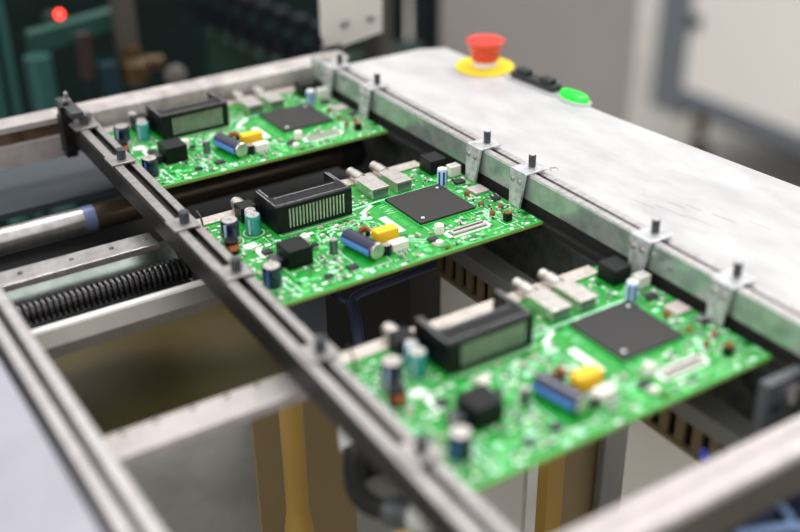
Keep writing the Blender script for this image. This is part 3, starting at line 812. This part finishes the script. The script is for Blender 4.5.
b = MB((290, 520, -100)); b.box(296, 312, 520, 560, -200, 40, 'column_grey', 2)
tag(b.build('column', None, (290, 520, -100)), 'grey upright column right of the white bracket plate', 'column')
gc = thing('grey_cabinet', (670, 900, -900), 'tall plain grey cabinet standing behind the pale table', 'cabinet')
go2 = (670, 900, -900)
b = MB(go2); b.box(498, 838, 700, 704, -880, 420, 'cabinet_grey', 1); b.build('front_panel', gc)
b = MB(go2); b.box(498, 838, 704, 770, -900, 420, 'cabinet_side', 1); b.build('carcass', gc)  # side lies in shadow; that shade is put into its near-black colour

wm = thing('white_machine', (1760, 900, -900), 'large white machine with dark grey frame on casters at right', 'machine')
wmo = (1760, 900, -900)
b = MB(wmo); b.box(1695, 1700, 300, 1384, -684, 300, 'machine_white'); b.build('white_panel', wm)
b = MB(wmo); b.box(1690, 1760, 1384, 1484, -760, 300, 'frame_grey', 3); b.build('corner_post', wm)
b = MB(wmo); b.box(1688, 1760, 300, 1384, -725, -684, 'frame_grey', 3); b.build('bottom_frame', wm)
b = MB(wmo); b.box(1740, 2300, 300, 1480, -760, 300, 'frame_dark'); b.build('body', wm)
b = MB(wmo); b.box(1684, 1695, 1352, 1384, -530, -500, 'latch', 2); b.build('latch', wm)
for y in (1330, 500):
    b = MB(wmo); b.cyl((1712, y, -800), 16, 60, 'gold_fitting'); b.lathe([(38, 0), (44, 6), (44, 24), (38, 30)], (1712, y - 15, -856), 'gold_fitting', (0, 1, 0)); b.build('caster', wm)

# room
b = MB((500, 800, -900)); b.quad(-3500, 7000, -2500, 6500, -900, 'floor_beige')
tag(b.build('floor', None, (500, 800, -900)), 'beige floor', 'floor', kind='structure')
b = MB((500, 5000, -900)); b.box(-3500, 7000, 5000, 5100, -900, 2200, 'wall_pale')
tag(b.build('wall_back', None, (500, 5000, -900)), 'pale rear wall', 'wall', kind='structure')
# ------------------------------------------------------------------ light
w = bpy.data.worlds.new('World'); scene.world = w
w.use_nodes = True
nt = w.node_tree
bg = nt.nodes['Background']
tc = nt.nodes.new('ShaderNodeTexCoord'); sx = nt.nodes.new('ShaderNodeSeparateXYZ')
rp = nt.nodes.new('ShaderNodeValToRGB')
rp.color_ramp.elements[0].position = 0.0; rp.color_ramp.elements[0].color = (.13, .13, .13, 1)
rp.color_ramp.elements[1].position = 0.5; rp.color_ramp.elements[1].color = (1, .99, .985, 1)
nt.links.new(tc.outputs['Generated'], sx.inputs['Vector'])
nt.links.new(sx.outputs['Z'], rp.inputs['Fac'])
nt.links.new(rp.outputs['Color'], bg.inputs['Color'])
bg.inputs['Strength'].default_value = 1.15

def area(name, loc, target, sx, sy, power, col=(1, 1, 1)):
    d = bpy.data.lights.new(name, 'AREA'); d.shape = 'RECTANGLE'; d.size = sx; d.size_y = sy; d.energy = power; d.color = col
    o = bpy.data.objects.new(name, d); COL.objects.link(o)
    o.location = loc
    o.rotation_euler = (Vector(target) - Vector(loc)).to_track_quat('-Z', 'Y').to_euler()
    return o
area('ceiling_lamp_over_line', (0.3, 0.7, 1.7), (0, 0, 0), 1.2, 0.5, 16, (1, .985, .975))
area('ceiling_lamp_aisle', (1.6, 0.3, 1.7), (1.6, 0.9, -.5), 1.4, 0.6, 32, (1, .98, .96))
area('fill_light_left', (-2.2, -0.6, 1.05), (0, -.1, -.1), 1.6, 0.7, 12, (1, .99, .98))  # low fill light added to brighten the side sheet below the boards
area('ceiling_lamp_left', (-1.1, -0.5, 1.7), (0, 0, 0), 1.2, 0.4, 6, (1, .98, .97))

# ------------------------------------------------------------------ camera
R = [[0.84050517, -0.54170836, -0.01015463], [-0.26993077, -0.40242207, -0.8747536], [0.46977489, 0.73797597, -0.48446159]]
C = Vector((-286.15849827, -429.09178943, 262.50630429)) * S
f_px = 1114.2617
cam = bpy.data.cameras.new('Camera')
co_ = bpy.data.objects.new('Camera', cam); COL.objects.link(co_)
M = Matrix.Identity(4)
for i in range(3):
    M[i][0] = R[0][i]; M[i][1] = -R[1][i]; M[i][2] = -R[2][i]; M[i][3] = C[i]
co_.matrix_world = M
cam.sensor_width = 36; cam.lens = 36 * f_px / 800
cam.clip_start = 0.01; cam.clip_end = 50
cam.dof.use_dof = True; cam.dof.focus_distance = 0.600; cam.dof.aperture_fstop = 3.2; cam.dof.aperture_blades = 0
scene.camera = co_
vs_ = scene.view_settings
vs_.view_transform = 'Standard'; vs_.look = 'None'; vs_.exposure = 0.0; vs_.gamma = 1.0; vs_.use_curve_mapping = False
